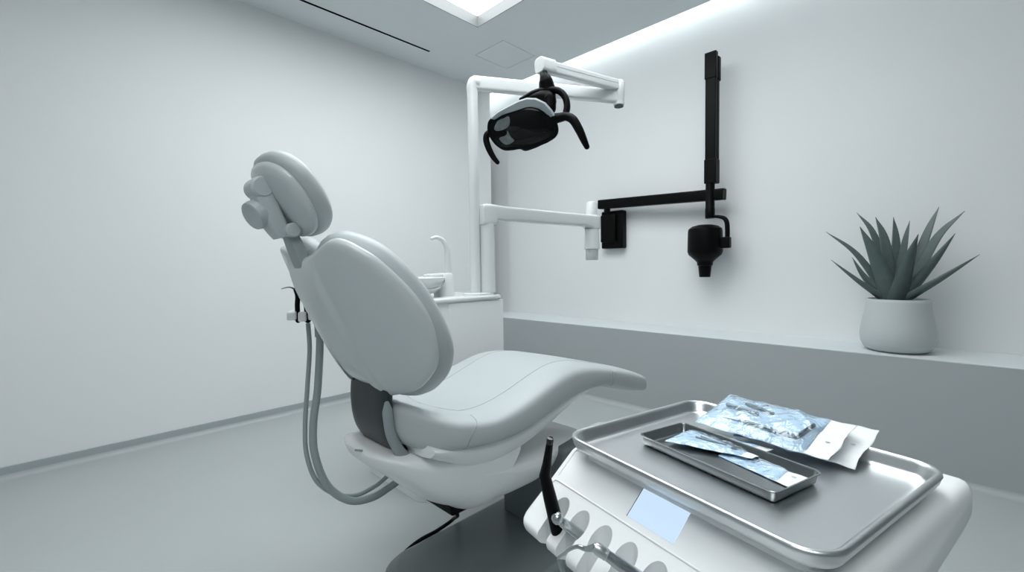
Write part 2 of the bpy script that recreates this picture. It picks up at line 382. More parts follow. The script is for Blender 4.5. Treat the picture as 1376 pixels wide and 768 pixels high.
# seams of the cushion
def surf(a, v):
    zt, zb, w = cr(SA, ST, a), cr(SA, SB, a), cr(SA, SWd, a); zm, h = (zt+zb)/2, (zt-zb)/2
    c_ = min(1, abs(v)/w); th = math.acos(c_**(1/.48)) if c_ < 1 else 0
    return Vector((a, BC+v, zm+h*math.sin(th)**(.48*.95)+dish(a, v)*math.sin(th)**.4))
for s in (-1, 1):
    g = G(); tube(g, [surf(a, s*(.150+.012*math.sin((a-.9)*3))) + Vector((0,0,-.0004)) for a in np.linspace(.86, 1.585, 26)], .0016, 6, 2); build('seam', g, SEAM, chair)
g = G(); tube(g, [surf(.86-.045*(1-(v/.150)**2), v) + Vector((0,0,-.0004)) for v in np.linspace(-.150, .150, 16)], .0016, 6, 2); build('seam', g, SEAM, chair)
def side(a, z):      # the near flank of the cushion at height z
    zt, zb, w = cr(SA, ST, a), cr(SA, SB, a), cr(SA, SWd, a); zm, h = (zt+zb)/2, (zt-zb)/2
    q = max(-.999, min(.999, (z-zm)/h)); th = math.asin(abs(q)**(1/(.48*.95))); return w*math.cos(th)**.48
for s in (-1, 1):
    for aa, ab in ((.80,.862),):
        P = []
        for k in np.linspace(0, .95, 14):
            a = aa+(ab-aa)*k**2; zt, zb = cr(SA, ST, a), cr(SA, SB, a); z = zb+.012+(zt-zb-.013)*k
            v = side(a, z); v = max(v, .150)
            P.append(Vector((a, BC+s*v*1.0005, z)))
        g = G(); tube(g, P, .0014, 6, 2); build('seam', g, SEAM, chair)
# --- leg support shell under the cushion
LA = [.70,.76,.84,.92,1.0,1.1,1.19,1.30,1.41,1.50,1.58]
LB = [.560,.528,.482,.462,.462,.478,.502,.534,.560,.583,.592]
def usec(a, zt, zb, wt, wb, N=48, e=.5):
    R_ = []
    for k in range(N):
        th = 2*PI*k/N; sz = sgnpow(math.sin(th), e); z = (zt+zb)/2+(zt-zb)/2*sz
        f_ = (sz+1)/2; w = wb+(wt-wb)*f_**.8
        R_.append((a, BC+w*sgnpow(math.cos(th), e), z))
    return R_
g = G(); rs = [usec(a, cr(SA, SB, a)+.03, cr(LA, LB, a), .262-.02*max(0,(a-1.2)/.3), .215-.03*max(0,(a-1.2)/.3)) for a in np.linspace(.70, 1.58, 46)]
rings(g, rs); build('leg_support', g, WHITE, chair, sharp=50)
# --- lower seat shell with its tail
BA = [.592,.605,.63,.66,.71,.775,.86,.95,1.05,1.15,1.22]
BB = [.556,.528,.505,.478,.430,.372,.325,.302,.292,.288,.29]
BT = [.566,.573,.572,.568,.562,.556,.552,.548,.545,.55,.555]
BWt = [.075,.125,.165,.192,.215,.236,.244,.247,.248,.246,.243]
BWb = [.04,.075,.105,.130,.150,.165,.172,.176,.178,.178,.176]
g = G(); rs = []
for a in np.linspace(.592, 1.105, 60):
    R_ = usec(a, cr(BA, BT, a), cr(BA, BB, a), cr(BA, BWt, a), cr(BA, BWb, a), 56, .55)
    k = max(0, (a-.85)/.255)                      # the front edge of the shell rakes back as it goes down
    R_ = [(x-(.556-z)*.62*k, b, z) for x, b, z in R_]; rs.append(R_)
rings(g, rs); lower = build('seat_shell', g, WHITE, chair, sharp=50)
g = G(); rs = []
for a in np.linspace(.90, 1.50, 26):
    zb = cr([.90,1.0,1.1,1.2,1.3,1.42,1.50], [.312,.300,.297,.298,.315,.35,.385], a); zt = cr([.90,1.0,1.06,1.12,1.25,1.4,1.5], [.50,.475,.452,.440,.436,.43,.415], a)
    rs.append(usec(a, zt, zb, .240-.03*max(0,(a-1.2)/.26), .172-.04*max(0,(a-1.2)/.26), 48, .5))
rings(g, rs); build('lift_cover', g, WHITE, chair, sharp=50)
g = G(); box(g, (.86, 1.14, .287), (.95, 1.36, .33)); build('under_tray', g, BLACK, chair, bevel=.012)
mk = on_z((482,604), .5735)
g = G(); box(g, (-.012,-.002,-.004), (.012,.002,.001), Matrix.Translation(tuple(mk)) @ Matrix.Rotation(-1.0, 4, 'Z')); build('release_slot', g, BRKT, lower)
# --- curved dark bracket carrying the backrest
pts = [(.680,.835),(.651,.775),(.643,.71),(.647,.64),(.668,.588),(.715,.545),(.775,.515)]
P3 = [Vector((a, BC, z)) for a, z in pts]
g = G(); bar(g, P3, [.108,.114,.114,.110,.110,.108,.105], [.016,.018,.020,.021,.021,.02,.02], .55); build('back_bracket', g, DARK, chair, sharp=0)
g = G()
rs = []
P = spline([Vector((.629,1.128,.722)), Vector((.630,1.124,.68)), Vector((.637,1.122,.63)), Vector((.660,1.122,.58)), Vector((.688,1.122,.545)), Vector((.71,1.124,.53))], 8)
tube(g, P, [.005]+[.0105]*8+[.009], 14, 1, flat=1.5, roundcap=True); build('bracket_trim', g, BRKT, chair, sharp=0)
# --- pedestal and base plate
g = G(); box(g, (1.28, 1.0, .06), (1.42, 1.345, .42)); build('pedestal', g, BASEM, chair, bevel=.02)
g = G(); O = rrect(1.22, .50, .11, 8, .72, .93)
rs = [[(x+(cx_-x)*i_, y+(cy_-y)*i_*1.9, z) for x, y in O] for cx_, cy_ in [(1.33, 1.18)] for i_, z in ((.0,.0),(.0,.022),(.012,.05),(.04,.066),(.075,.072))]
rings(g, rs); build('base_plate', g, BASEM, chair, sharp=50)
g = G(); rings(g, [[(x, y, z) for x, y in rrect(.64, .47, .10, 8, 1.57, 1.0)] for z in (.0, .155)]); fb = build('front_base', g, BASEM, chair, sharp=50)
g = G(); rings(g, [[(x, y, z) for x, y in rrect(.65, .48, .10, 8, 1.565, .995)] for z in (.155, .168)]); build('base_trim', g, BLACK, fb, sharp=50)
g = G(); rings(g, [[(x, y, z) for x, y in rrect(.60-2*i_, .45-2*i_, max(.03,.12-i_), 8, 1.60+i_, 1.01+i_)] for i_, z in ((0,.168),(.0,.178),(.012,.196),(.035,.210),(.06,.219),(.085,.222))]); build('base_cover', g, WHITE, fb, sharp=60)
cpts = [on_z(p, .009) for p in ((588,712),(566,724),(549,737),(536,752),(522,772),(505,800))]
g = G(); tube(g, [(.90,1.30,.30),(.93,1.41,.24),tuple(on_z((612,688),.16)),tuple(on_z((609,697),.06))]+[tuple(p) for p in cpts], .0075, 10, 10); build('power_cable', g, BLACK, chair)

# ================================================= WATER UNIT CABINET + ARMS
ZT = .955
cab = thing('dental_cabinet', (1.4, 1.95, 0), 'white side cabinet behind the dental chair carrying basin and posts', 'cabinet')
CXa, CXb, CYa, CYb = 1.13, 1.665, 1.72, 2.28
def cplan(i=0): return rrect(CXb-CXa-2*i, CYb-CYa-2*i, .06, 8, CXa+i, CYa+i)
g = G(); rings(g, [[(x, y, z) for x, y in cplan(.004)] for z in (0, ZT-.022)]); build('body', g, CAB, cab, sharp=40)
g = G(); box(g, (1.305, CYa-.002, .10), (CXb-.002, CYa+.016, ZT-.026)); build('door', g, CAB, cab, bevel=.0015)
g = G(); rings(g, [[(x, y, z) for x, y in rrect(CXb-CXa+.02-2*i, CYb-CYa+.02-2*i, .065, 8, CXa-.01+i, CYa-.01+i)] for i, z in ((.004,ZT-.022),(0,ZT-.018),(0,ZT-.005),(.004,ZT))]); build('worktop', g, WHITEB, cab, sharp=50)
PA, PB = (1.556, 1.818), (1.622, 1.793)      # lamp post, monitor column
g = G(); rings(g, [[(x, y, z) for x, y in rrect(.165-2*i, .125-2*i, .05, 8, 1.490+i, 1.752+i)] for i, z in ((0,ZT),(0,ZT+.008),(.006,ZT+.012))]); build('post_plinth', g, WHITEB, cab, sharp=50)
# lamp
lamp = thing('dental_lamp', (PA[0], PA[1], ZT+.012), 'black operating lamp hanging from a jointed white arm on a tall post', 'dental lamp')
ZA = 2.072
g = G(); lathe(g, [(.028,0),(.028,ZA-ZT-.04-.012)], (PA[0], PA[1], ZT+.012), (0,0,1), 32); build('post', g, WHITEB, lamp, sharp=40)
E1 = Vector((2.27, 1.372, 2.062)); A1 = Vector((PA[0], PA[1], ZA)); E2 = Vector((1.705, 1.447, 2.085))
def beam(g, p, q, w, h, r=.3):
    d = (q-p); x = Vector((d.y, -d.x, 0)).normalized(); u = x.cross(d.normalized()); u = u if u.z > 0 else -u
    rs = [[c + x*(w*sgnpow(math.cos(2*PI*k/32), r)) + u*(h*sgnpow(math.sin(2*PI*k/32), r)) for k in range(32)] for c in (p, q)]
    return rings(g, rs)
g = G(); tube(g, [(PA[0],PA[1],ZA-.058),(PA[0],PA[1],ZA-.02), tuple(A1+(E1-A1)*.012+Vector((0,0,.004))), tuple(A1+(E1-A1)*.045)], [.0285,.030,.031,.030], 24, 8)
build('elbow', g, WHITEB, lamp, sharp=40)
g = G(); beam(g, A1+(E1-A1)*.005, E1-(E1-A1)*.02, .023, .0352, .35); bm_ = build('boom', g, WHITEB, lamp, sharp=50)
def groove(parent, p, q, w, dz):
    d = q-p; x = Vector((d.y, -d.x, 0)).normalized()
    for s in (-1, 1):
        o = x*(s*w); g = G(); box_ = [p+o, q+o]
        tube(g, [tuple(c+Vector((0,0,dz))) for c in box_], .0012, 6, 1, smooth=False); build('groove', g, LINE, parent)
groove(bm_, A1+(E1-A1)*.09, E1-(E1-A1)*.06, .0200, .008)
g = G(); lathe(g, [(0,-.052),(.020,-.052),(.030,-.045),(.031,.0),(.033,.004),(.033,.078),(.028,.088),(0,.09)], E1, (0,0,1), 32); jk = build('arm_joint', g, WHITEB, lamp, sharp=40)
g = G(); lathe(g, [(.0,-.056),(.026,-.056),(.026,-.050),(0,-.050)], E1, (0,0,1), 28); build('joint_cap', g, DARK, jk)
F1 = E1+Vector((0,0,.062)); F2 = E2+Vector((0,0,0))
g = G(); beam(g, F1+(F2-F1)*.01, F2-(F2-F1)*.03, .022, .030, .35); sp_ = build('spring_arm', g, WHITEB, lamp, sharp=50)
groove(sp_, F1+(F2-F1)*.06, F2-(F2-F1)*.1, .0220, .004)
d12 = (F2-F1).normalized()
g = G(); beam(g, F2-d12*.055, F2+d12*.035, .034, .036, .55); build('arm_end_cap', g, WHITEB, lamp, sharp=50, bevel=.004)
# lamp head frame: nrm = the way the lamp looks, rgt, upv
LC = Vector((1.600, 1.525, 1.795))
nrm = Vector((-.80, -.50, -.36)).normalized(); rgt = Vector((0,0,1)).cross(nrm).normalized()
if rgt.dot(Vector((1,-1,0))) < 0: rgt = -rgt
upv = nrm.cross(rgt); upv = upv if upv.z > 0 else -upv
def lm(x, y, n): return LC + rgt*x + upv*y + nrm*n
def lq(px, n=.03):                               # point of the lamp on a plane parallel to its face
    p0 = LC+nrm*n; d = Vector(ray(px)); c_ = Vector(CAM); return c_+d*((p0-c_).dot(nrm)/d.dot(nrm))
def lxy(px, n=.03): q = lq(px, n)-LC; return (q.dot(rgt), q.dot(upv))
nk = F2 + Vector((-.005, 0, -.03))
g = G(); tube(g, [tuple(nk), tuple(nk.lerp(lq((731,103),-.10), .8)), tuple(lq((733,108),-.10)), tuple(lq((735,120),-.10)), tuple(lq((736,138),-.09))], [.020,.020,.033,.040,.044], 20, 8); build('neck', g, BLACK, lamp, sharp=0)
fpx = [(655,166),(658,160),(667,152),(680,145),(695,138),(708,133.5),(720,134),(731,139),(740,149),(748,163),(750.5,175),(747,184),(737,191),(728,195),(718,199.5),(706,203),(699,200.5),(688,202),(677,202),(667,196),(659.5,187),(655,177)]
face = [lxy(p) for p in fpx]
fc0 = lxy((702,172))
def lmap(v, s, n, sc=0): return lm(v, s, n)
prof = [(0,-.105),(.25,-.103),(.45,-.095),(.65,-.078),(.82,-.052),(.93,-.022),(.985,.008),(1.0,.026),(.99,.034),(.965,.036),(.94,.034),(.90,.032),(0,.032)]
g = G(); pillow(g, face, fc0, prof, lmap, 120); head = build('lamp_head', g, BLACK, lamp, sharp=50)
lpx = [(660,170),(663,163),(674,155),(690,148),(706,144),(718,145),(729,151),(738,161),(743,172),(741,181),(728,189),(710,195),(690,197),(676,197),(667,191),(661,181)]
g = G(); pillow(g, [lxy(p) for p in lpx], fc0, [(0,.050),(.5,.048),(.85,.041),(.97,.036),(1,.034),(1,.028),(0,.028)], lmap, 96); glass = build('lamp_lens', g, LAMPGLASS, head, sharp=50)
for O_ in ([(664,173),(668,163),(676,159),(684,156.5),(684.5,168),(677,174),(668,176)], [(670.5,186),(680,181.5),(682,175),(686,183),(691,189),(680,194.5)]):
    Q_ = [lxy(p, .048) for p in O_]
    c_ = (sum(p[0] for p in Q_)/len(Q_), sum(p[1] for p in Q_)/len(Q_)); g = G(); pillow(g, Q_, c_, [(0,.0505),(.97,.0495),(1,.048),(1,.038),(0,.038)], lmap, 40)
    build('reflector', g, REFL, head, sharp=30)
# pale band across the top of the head
band = [lxy(p) for p in ((659,159),(668,151),(681,143.5),(696,136),(708,132),(720,132.5),(732,138),(741,148),(745,155))]
g = G(); rs = []
for k, (x, y) in enumerate(band):
    x -= fc0[0]; y -= fc0[1]; L_ = math.hypot(x, y); ux, uy = x/L_, y/L_; x += fc0[0]; y += fc0[1]; w_ = .035*math.sin(PI*min(1, (k+.25)/(len(band)-.5)))+.004
    rs.append([lm(x-ux*w_, y-uy*w_, .0375), lm(x-ux*.004, y-uy*.004, .0375), lm(x+ux*.003, y+uy*.003, .030), lm(x, y, .0), lm(x-ux*.016, y-uy*.016, -.028), lm(x-ux*.05, y-uy*.05, -.02), lm(x-ux*.05, y-uy*.05, .02)])
rings(g, rs); build('head_band', g, BRKT, head, sharp=40)
# yoke behind the head and the two handles
def pth(*a): return [tuple(lq(p, n)) for p, n in a]
g = G(); tube(g, pth(((700,133),-.04),((716,125),-.07),((734,121),-.08),((750,122),-.075),((759,130),-.06),((762,142),-.04),((760,154),-.02)), [.010,.016,.020,.020,.020,.020,.019], 18, 8, flat=.8, roundcap=True); build('yoke', g, BLACK, lamp, sharp=0)
g = G(); tube(g, pth(((712,132),-.06),((726,131),-.07),((736,133),-.07),((738,145),-.05)), [.016,.034,.040,.034], 20, 8, roundcap=True); build('head_joint', g, BLACK, lamp, sharp=0)
g = G(); tube(g, pth(((742,160),.0),((752,158),.01),((761,156.5),.02),((770,161),.035),((778,174),.05),((784,187),.06),((788.5,197),.065)), [.026,.022,.020,.021,.020,.017,.013], 18, 8, roundcap=True); build('handle', g, BLACK, lamp, sharp=0)
g = G(); tube(g, pth(((660,178),.0),((654.5,181),.012),((653.5,189),.022),((657.5,201),.035),((663,211),.045),((668.5,218),.05)), [.018,.016,.016,.0155,.0135,.011], 18, 8, roundcap=True); build('handle', g, BLACK, lamp, sharp=0)

# monitor column with arm
arm = thing('swing_arm', (PB[0], PB[1], ZT+.012), 'white empty swing arm on a thick low column beside the tall post', 'support arm')
g = G(); lathe(g, [(.043,0),(.041,.375),(.040,.376)], (PB[0], PB[1], ZT+.012), (0,0,1), 36); build('column', g, WHITEB, arm, sharp=40)
ZB = 1.39; EB = Vector((2.42, 1.665, ZB))
PBv = Vector((PB[0], PB[1], ZB)); dB_ = (EB-PBv).normalized(); xB = Vector((dB_.y, -dB_.x, 0))
g = G(); rs = []
L_ = (EB-PBv).length
for s_, zt, zb, w in ((-.046,.030,-.060,.026),(-.040,.045,-.064,.038),(-.02,.052,-.064,.043),(.03,.051,-.064,.043),(.043,.050,-.064,.041),(.05,.049,-.034,.037),(.10,.046,-.034,.034),(L_*.6,.042,-.036,.034),(L_-.075,.040,-.036,.036),(L_-.045,.040,-.040,.043),(L_-.02,.040,-.055,.047),(L_+.02,.040,-.055,.047),(L_+.045,.036,-.05,.036)):
    c_ = PBv+dB_*s_
    rs.append([c_ + xB*(w*sgnpow(math.cos(2*PI*k/40), .45)) + Vector((0,0,(zt+zb)/2+(zt-zb)/2*sgnpow(math.sin(2*PI*k/40), .35))) for k in range(40)])
rings(g, rs); build('arm', g, WHITEB, arm, sharp=50, bevel=.003)
g = G(); lathe(g, [(.0,.125),(.028,.125),(.034,.118),(.036,.03),(.036,.0)], EB, (0,0,1), 32); build('joint_knob', g, WHITEB, arm, sharp=40)
g = G(); lathe(g, [(.044,-.05),(.050,-.165),(.050,-.178),(.046,-.18),(0,-.18)], EB, (0,0,1), 36); build('joint_sleeve', g, WHITEB, arm, sharp=40)
g = G(); lathe(g, [(.041,-.18),(.041,-.245),(.037,-.25),(0,-.25)], EB, (0,0,1), 36); build('joint_socket', g, SHELL, arm, sharp=40)

# cuspidor
cus = thing('cuspidor', (1.36, 1.86, ZT), 'white rinsing basin with curved spout standing on the side cabinet', 'rinsing basin')
tc_ = Vector((1.395, 1.885, ZT))
g = G(); rings(g, [[(tc_.x-.045+x, tc_.y-.05+y, ZT+z) for x, y in rrect(.095-2*i, .10-2*i, .03, 8, i, i)] for i, z in ((0,0),(.004,.06),(.007,.115),(.010,.118),(.014,.12))]); build('tower', g, WHITEB, cus, sharp=50)
g = G(); box(g, (tc_.x-.105, tc_.y-.035, ZT+.095), (tc_.x-.03, tc_.y+.035, ZT+.118)); build('spout_shelf', g, WHITEB, cus, bevel=.008)
bc_ = Vector((1.275, 1.875, ZT+.040))
g = G(); lathe(g, [(.02,-.022),(.045,-.018),(.075,.006),(.094,.045),(.100,.058),(.096,.062),(.090,.056),(.070,.012),(.03,-.006),(0,-.008)], bc_, (0,0,1), 48); bw = build('bowl', g, WHITEB, cus, sharp=50)
g = G(); lathe(g, [(.0225,-.0405),(.0225,-.018)], bc_, (0,0,1), 32); build('bowl_foot', g, WHITEB, cus)
g = G(); tube(g, [tuple(bc_+Vector((.094*math.cos(a), .094*math.sin(a), .05+.0-.045*max(0, math.cos((a+2.2)*.9))))) for a in np.linspace(-2.9, -.35, 14)], .0035, 8, 3); build('bowl_clip', g, STEELD, bw)
sp0 = Vector((tc_.x+.020, tc_.y-.01, ZT+.115))
g = G(); tube(g, [tuple(sp0), tuple(sp0+Vector((0,0,.07))), tuple(sp0+Vector((-.002,.0,.13))), tuple(sp0+Vector((-.022,.004,.172))), tuple(sp0+Vector((-.058,.01,.188))), tuple(sp0+Vector((-.085,.014,.182)))], [.017,.0155,.014,.012,.010,.008], 18, 8, roundcap=True); build('spout', g, WHITEB, cus, sharp=0)

# assistant's holder with suction hand pieces, tubes hanging in a loop
hold = thing('instrument_holder', (.60, 1.56, .93), 'small white instrument rest behind the chair backrest', 'instrument holder')
HB = 1.55
def hp(px, b=HB): return Vector(on_y(px, b))
g = G()
h0 = hp((388,424)); h1 = hp((420,430), HB-.03)
dv = (h1-h0); dv.z = 0; L_ = dv.length; dx = dv.normalized(); dy = Vector((-dx.y, dx.x, 0))
if dy.x < 0: dy = -dy
def hbox(name, s0, s1, y0, y1, z0, z1, mt=WHITE, bev=.005):
    g = G(); base = h0; vs = []
    for z in (z0, z1):
        for s_, y_ in ((s0,y0),(s1,y0),(s1,y1),(s0,y1)): vs.append(base+dx*s_+dy*y_+Vector((0,0,z)))
    g.add(vs, [(0,3,2,1),(4,5,6,7),(0,1,5,4),(1,2,6,5),(2,3,7,6),(3,0,4,7)]); return build(name, g, mt, hold, bevel=bev)
hbox('cradle', -.004, .024, -.022, .05, -.014, .014)
hbox('cradle', .029, .054, -.022, .05, -.020, .012)
hbox('cradle', .059, .145, -.022, .05, -.016, .014)
hbox('cross_rail', -.002, .145, .03, .055, -.012, .010)
g = G(); tube(g, [tuple(h0+dx*.12+dy*.045), (.95,1.80,.925), (1.16,1.90,.925)], .018, 16, 8); build('holder_arm', g, WHITE, hold)
s1 = thing('saliva_ejector', h0+dx*.026, 'black curved suction tip at the end of the white instrument rest', 'suction handpiece', None)
p_ = h0+dx*.027+dy*.005
g = G(); tube(g, [tuple(p_+Vector((0,0,-.018))), tuple(p_+Vector((-.001,0,.03))), tuple(hp((400,398))), tuple(hp((397,389)))], [.008,.008,.008,.0065], 14, 8, roundcap=True); build('handpiece', g, BLACK, s1)
g = G(); tube(g, [tuple(hp((397,389))), tuple(hp((391,386))), tuple(hp((385,386))), tuple(hp((378,388)))], [.0035,.0022,.0018,.0012], 10, 8); build('nozzle', g, DARK, s1)
def hose(pxs, bs, r, parent, nm='hose'):
    g = G(); tube(g, [tuple(hp(p, b)) for p, b in zip(pxs, bs)], r, 14, 10); build(nm, g, HOSE, parent)
hose([(414,434),(416,470),(413,520),(410,570),(412,610),(425,645),(450,663),(478,665),(505,652),(522,638)], [1.55,1.55,1.54,1.52,1.50,1.48,1.46,1.45,1.44,1.43], .0075, s1)
s2 = thing('suction_handpiece', h0+dx*.057, 'short black suction handpiece next to the curved tip, half behind the backrest', 'suction handpiece')
p_ = h0+dx*.0565+dy*.005
g = G(); tube(g, [tuple(p_+Vector((0,0,-.018))), tuple(p_+Vector((-.002,0,.03))), tuple(p_+Vector((-.012,.004,.055)))], [.010,.010,.009], 14, 8, roundcap=True); build('handpiece', g, BLACK, s2)
g = G(); tube(g, [tuple(hp((428,432),1.53)), tuple(hp((429,452),1.53))], .014, 14, 4); build('hose_collar', g, HOSE, s2)
hose([(429,432),(430,460),(427,520),(421,570),(423,610),(440,652),(470,672),(500,668),(522,655),(536,645)], [1.53,1.53,1.52,1.50,1.48,1.46,1.43,1.42,1.42,1.41], .0125, s2)

# ================================================================ X-RAY ARM
xr = thing('xray_unit', (XW, 2.1, 1.4), 'black wall mounted dental x-ray unit with a folded upright arm', 'x-ray unit')
g = G(); box(g, (XW-.075, 2.035, 1.255), (XW-.001, 2.25, 1.585)); wp = build('wall_plate', g, BLACK, xr, bevel=.012)
g = G(); box(g, (XW-.105, 2.09, 1.31), (XW-.07, 2.24, 1.55)); build('cover', g, BLACK, wp, bevel=.01)
XA = XW-.14
g = G(); lathe(g, [(.028,0),(.028,.06)], (XA+.03, 2.165, 1.57), (0,0,1), 24); build('swivel', g, BLACK, xr)
aL = Vector((XA+.03, 2.24, 1.645)); aR = Vector((XA-.01, 1.165, 1.602))
g = G(); beam(g, aL, aR, .034, .040, .3); build('extension_arm', g, BLACK, xr, sharp=50, bevel=.003)
xc = XA-.06
def cx_(px, x=None): return on_x(px, xc if x is None else x)
yl, yr = cx_((947,200))[1], cx_((961,200))[1]
zt, zb = cx_((950,70))[2], cx_((950,246))[2]
g = G(); box(g, (xc, yr, zb), (xc+.035, yl, zt-.04)); box(g, (xc+.037, yr-.002, zb), (xc+.075, yl-.01, zt-.06)); build('upright_arm', g, BLACK, xr, bevel=.006)
g = G(); box(g, (xc-.004, yr-.004, zt-.19), (xc+.037, yl+.004, zt-.005)); build('arm_top_cap', g, BLACK, xr, bevel=.005)
g = G(); box(g, (xc+.040, yr-.008, zt-.20), (xc+.085, yl-.01, zt-.03)); build('arm_back_cap', g, BLACK, xr, bevel=.008)
zq = cx_((950,214))[2]
g = G(); box(g, (xc-.004, yr-.006, zb-.002), (xc+.075, yl+.005, zq)); build('arm_lower_cap', g, BLACK, xr, bevel=.006)
zs = cx_((950,293))[2]; yc = (cx_((946,280))[1]+cx_((958,280))[1])/2
g = G(); lathe(g, [(0,0),(.031,0),(.033,.004),(.033,.07),(.031,.075),(.031,zb-zs+.02)], (xc+.03, yc, zs), (0,0,1), 28); build('down_stem', g, BLACK, xr, sharp=40)
g = G(); tube(g, [tuple(on_x(p, xc+.03)) for p in ((955,290.5),(966,291),(973,293),(976.5,298),(977.5,308),(977.5,324))], [.012,.013,.016,.018,.018,.017], 18, 8, flat=.9); build('yoke', g, BLACK, xr, sharp=0)
hc = Vector(on_x((947.3,330), xc+.03)); 
g = G(); box(g, (hc.x-.025, on_x((981.5,326), hc.x)[1], on_x((977,333), hc.x)[2]), (hc.x+.025, hc.y-.09, on_x((977,318), hc.x)[2])); build('pivot_block', g, BLACK, xr, bevel=.008)
def rz(px): return on_x(px, hc.x)[2]-hc.z
r1 = .118
g = G(); lathe(g, [(0, rz((947,301.5))),(.05, rz((947,302))),(.09, rz((947,304))),(r1*.97, rz((947,307.5))),(r1, rz((947,311))),(r1*1.02, rz((947,338))),(r1*.95, rz((947,342))),(.07, rz((947,349))),(.055, rz((947,352))),(.053, rz((947,356))),(.046, rz((947,357))),(.038, rz((947,371.5))),(.034, rz((947,372))),(0, rz((947,372)))], hc, (0,0,1), 48); build('tube_head', g, BLACK, xr, sharp=40)

# ============================================================ POTTED ALOE
PX, PY = 3.245, .212
pot = thing('potted_aloe', (PX, PY, ZL), 'spiky aloe plant in a round pale pot on the ledge', 'potted plant')
g = G(); lathe(g, [(0,0),(.105,0),(.128,.006),(.148,.022),(.160,.05),(.1645,.085),(.162,.12),(.154,.17),(.145,.22),(.139,.27),(.137,.286),(.134,.289),(.131,.286),(.131,.265)], (PX, PY, ZL+.0005), (0,0,1), 64); build('pot', g, CERAM, pot, sharp=50)
g = G(); rs = []
for r in (.131,.11,.08,.05,.02,.001): rs.append([(PX+r*math.cos(2*PI*k/32), PY+r*math.sin(2*PI*k/32), ZL+.274+random.uniform(-.004,.006)+.006*(1-r/.13)) for k in range(32)])
rings(g, rs, False, True); build('soil', g, SOIL, pot, sharp=0)
ZS = ZL+.272
leaves = [  # base, mid, tip (crop pixels), width, depth offset of the tip
 ((470,692),(290,590),(90,432),62,-.07),((490,680),(335,560),(246,413),74,-.02),((505,670),(280,395),(55,226),66,.02),
 ((520,660),(415,420),(305,190),150,-.09),((540,600),(410,260),(282,85),72,.10),((550,560),(485,300),(420,118),98,.07),
 ((560,580),(568,310),(552,118),82,.09),((580,600),(632,340),(672,145),72,.03),((600,680),(668,450),(735,245),140,-.10),
 ((640,600),(795,260),(888,42),84,.11),((650,620),(865,290),(1078,72),92,.02),((640,670),(850,450),(1008,238),86,-.03),((650,692),(905,572),(1187,394),66,-.07)]
for bpx, mpx, tpx, w, dxo in leaves:
    f_ = lambda p: (1100+p[0]/5.487, 270+p[1]/5.487)
    B_ = Vector(on_x(f_(bpx), PX+dxo*.25)); M_ = Vector(on_x(f_(mpx), PX+dxo*.7)); T_ = Vector(on_x(f_(tpx), PX+dxo))
    B_.z = max(min(B_.z, ZS+.05), ZS-.0); r_ = Vector((B_.x-PX, B_.y-PY, 0))
    if B_.z > ZS+.02:
        B2 = B_.copy(); B2.z = ZS-.005; pts_ = [B2, B_*.5+B2*.5, M_, T_]
    else: pts_ = [B_-Vector((0,0,.006)), B_.lerp(M_, .35)+Vector((0,0,-.004)), M_, T_]
    P = spline(pts_, 9); n_ = len(P); hw0 = w/5.487*3.3/597*.78*.5*1.0
    rs = []; teeth = []
    out_ = Vector((T_.x-PX, T_.y-PY, .0)); out_ = out_.normalized() if out_.length > .02 else Vector((-1,-.2,0)).normalized()
    for i, p in enumerate(P):
        u = i/(n_-1); tdir = (P[min(i+1, n_-1)]-P[max(i-1, 0)]).normalized()
        upn = (Vector((0,0,1))*.5 - out_) ; wv = tdir.cross(upn)
        if abs(dxo) > 0 and wv.length < .3: wv = tdir.cross(Vector((-1,0,0)))
        wv = wv.normalized(); nn = wv.cross(tdir).normalized()
        # turn broad side partly towards the room
        if abs(wv.dot(Vector((.98,.06,0)))) > .75: wv = (wv*.45 + tdir.cross(Vector((1,0,0))).normalized()*math.copysign(.8, wv.dot(tdir.cross(Vector((1,0,0)))))).normalized(); nn = wv.cross(tdir).normalized()
        wd = hw0*(.82+.35*min(1, u*4) if u < .25 else 1.17)*max(.02, (1-u**1.6))**.9
        th = wd*.34+.0008
        rr = []
        for k in range(14):
            a = 2*PI*k/14; x = wd*math.cos(a); y = th*math.sin(a) + .30*wd*(math.cos(a)**2)
            rr.append(p + wv*x + nn*y)
        rs.append(rr)
        if 2 < i < n_-2 and i % 1 == 0:
            for s_ in (-1, 1): teeth.append((p + wv*(wd*s_) + nn*(.30*wd), wv*s_, tdir, .0032*(1-u*.5)))
    g = G(); rings(g, rs)
    for p, o, td, L_ in teeth: g.add([p-td*L_*.7-o*.001, p+td*L_*.7-o*.001, p+o*L_+td*L_*.8, p+Vector((0,0,.001))-o*.001], [(0,1,2),(1,3,2),(3,0,2),(0,3,1)])
    build('leaf', g, ALOE, pot, sharp=60, clean=False)

# ===================================================== DELIVERY UNIT (cart)
O_ = np.array([.589, .469]); ex = np.array([-.225, -.974]); ex /= np.linalg.norm(ex); ey = np.array([-ex[1], ex[0]])
def W3(x, y, z): q = O_+ex*x+ey*y; return Vector((q[0], q[1], z))
def loc2(w): d = np.array(w[:2])-O_; return float(d@ex), float(d@ey)
TX, TY, ZR = .404, .360, .815
unit = thing('dental_console', W3(.2, .15, 0), 'white dental instrument console with lit screen and sloped front', 'dental console')
TH = math.radians(41); YP, ZP = .034, .782
def pan(x, t, n=0): return W3(x, YP-t*math.cos(TH)-n*math.sin(TH), ZP-t*math.sin(TH)+n*math.cos(TH))
def ploc(px, n=0):
    nv = np.array([*( -ey*math.sin(TH)), math.cos(TH)]); p0 = np.array(pan(0,0,n)); d = ray(px); t = ((p0-CAM)@nv)/(d@nv); w = CAM+t*d
    x, y = loc2(w); return x, -(y-YP)/math.cos(TH)
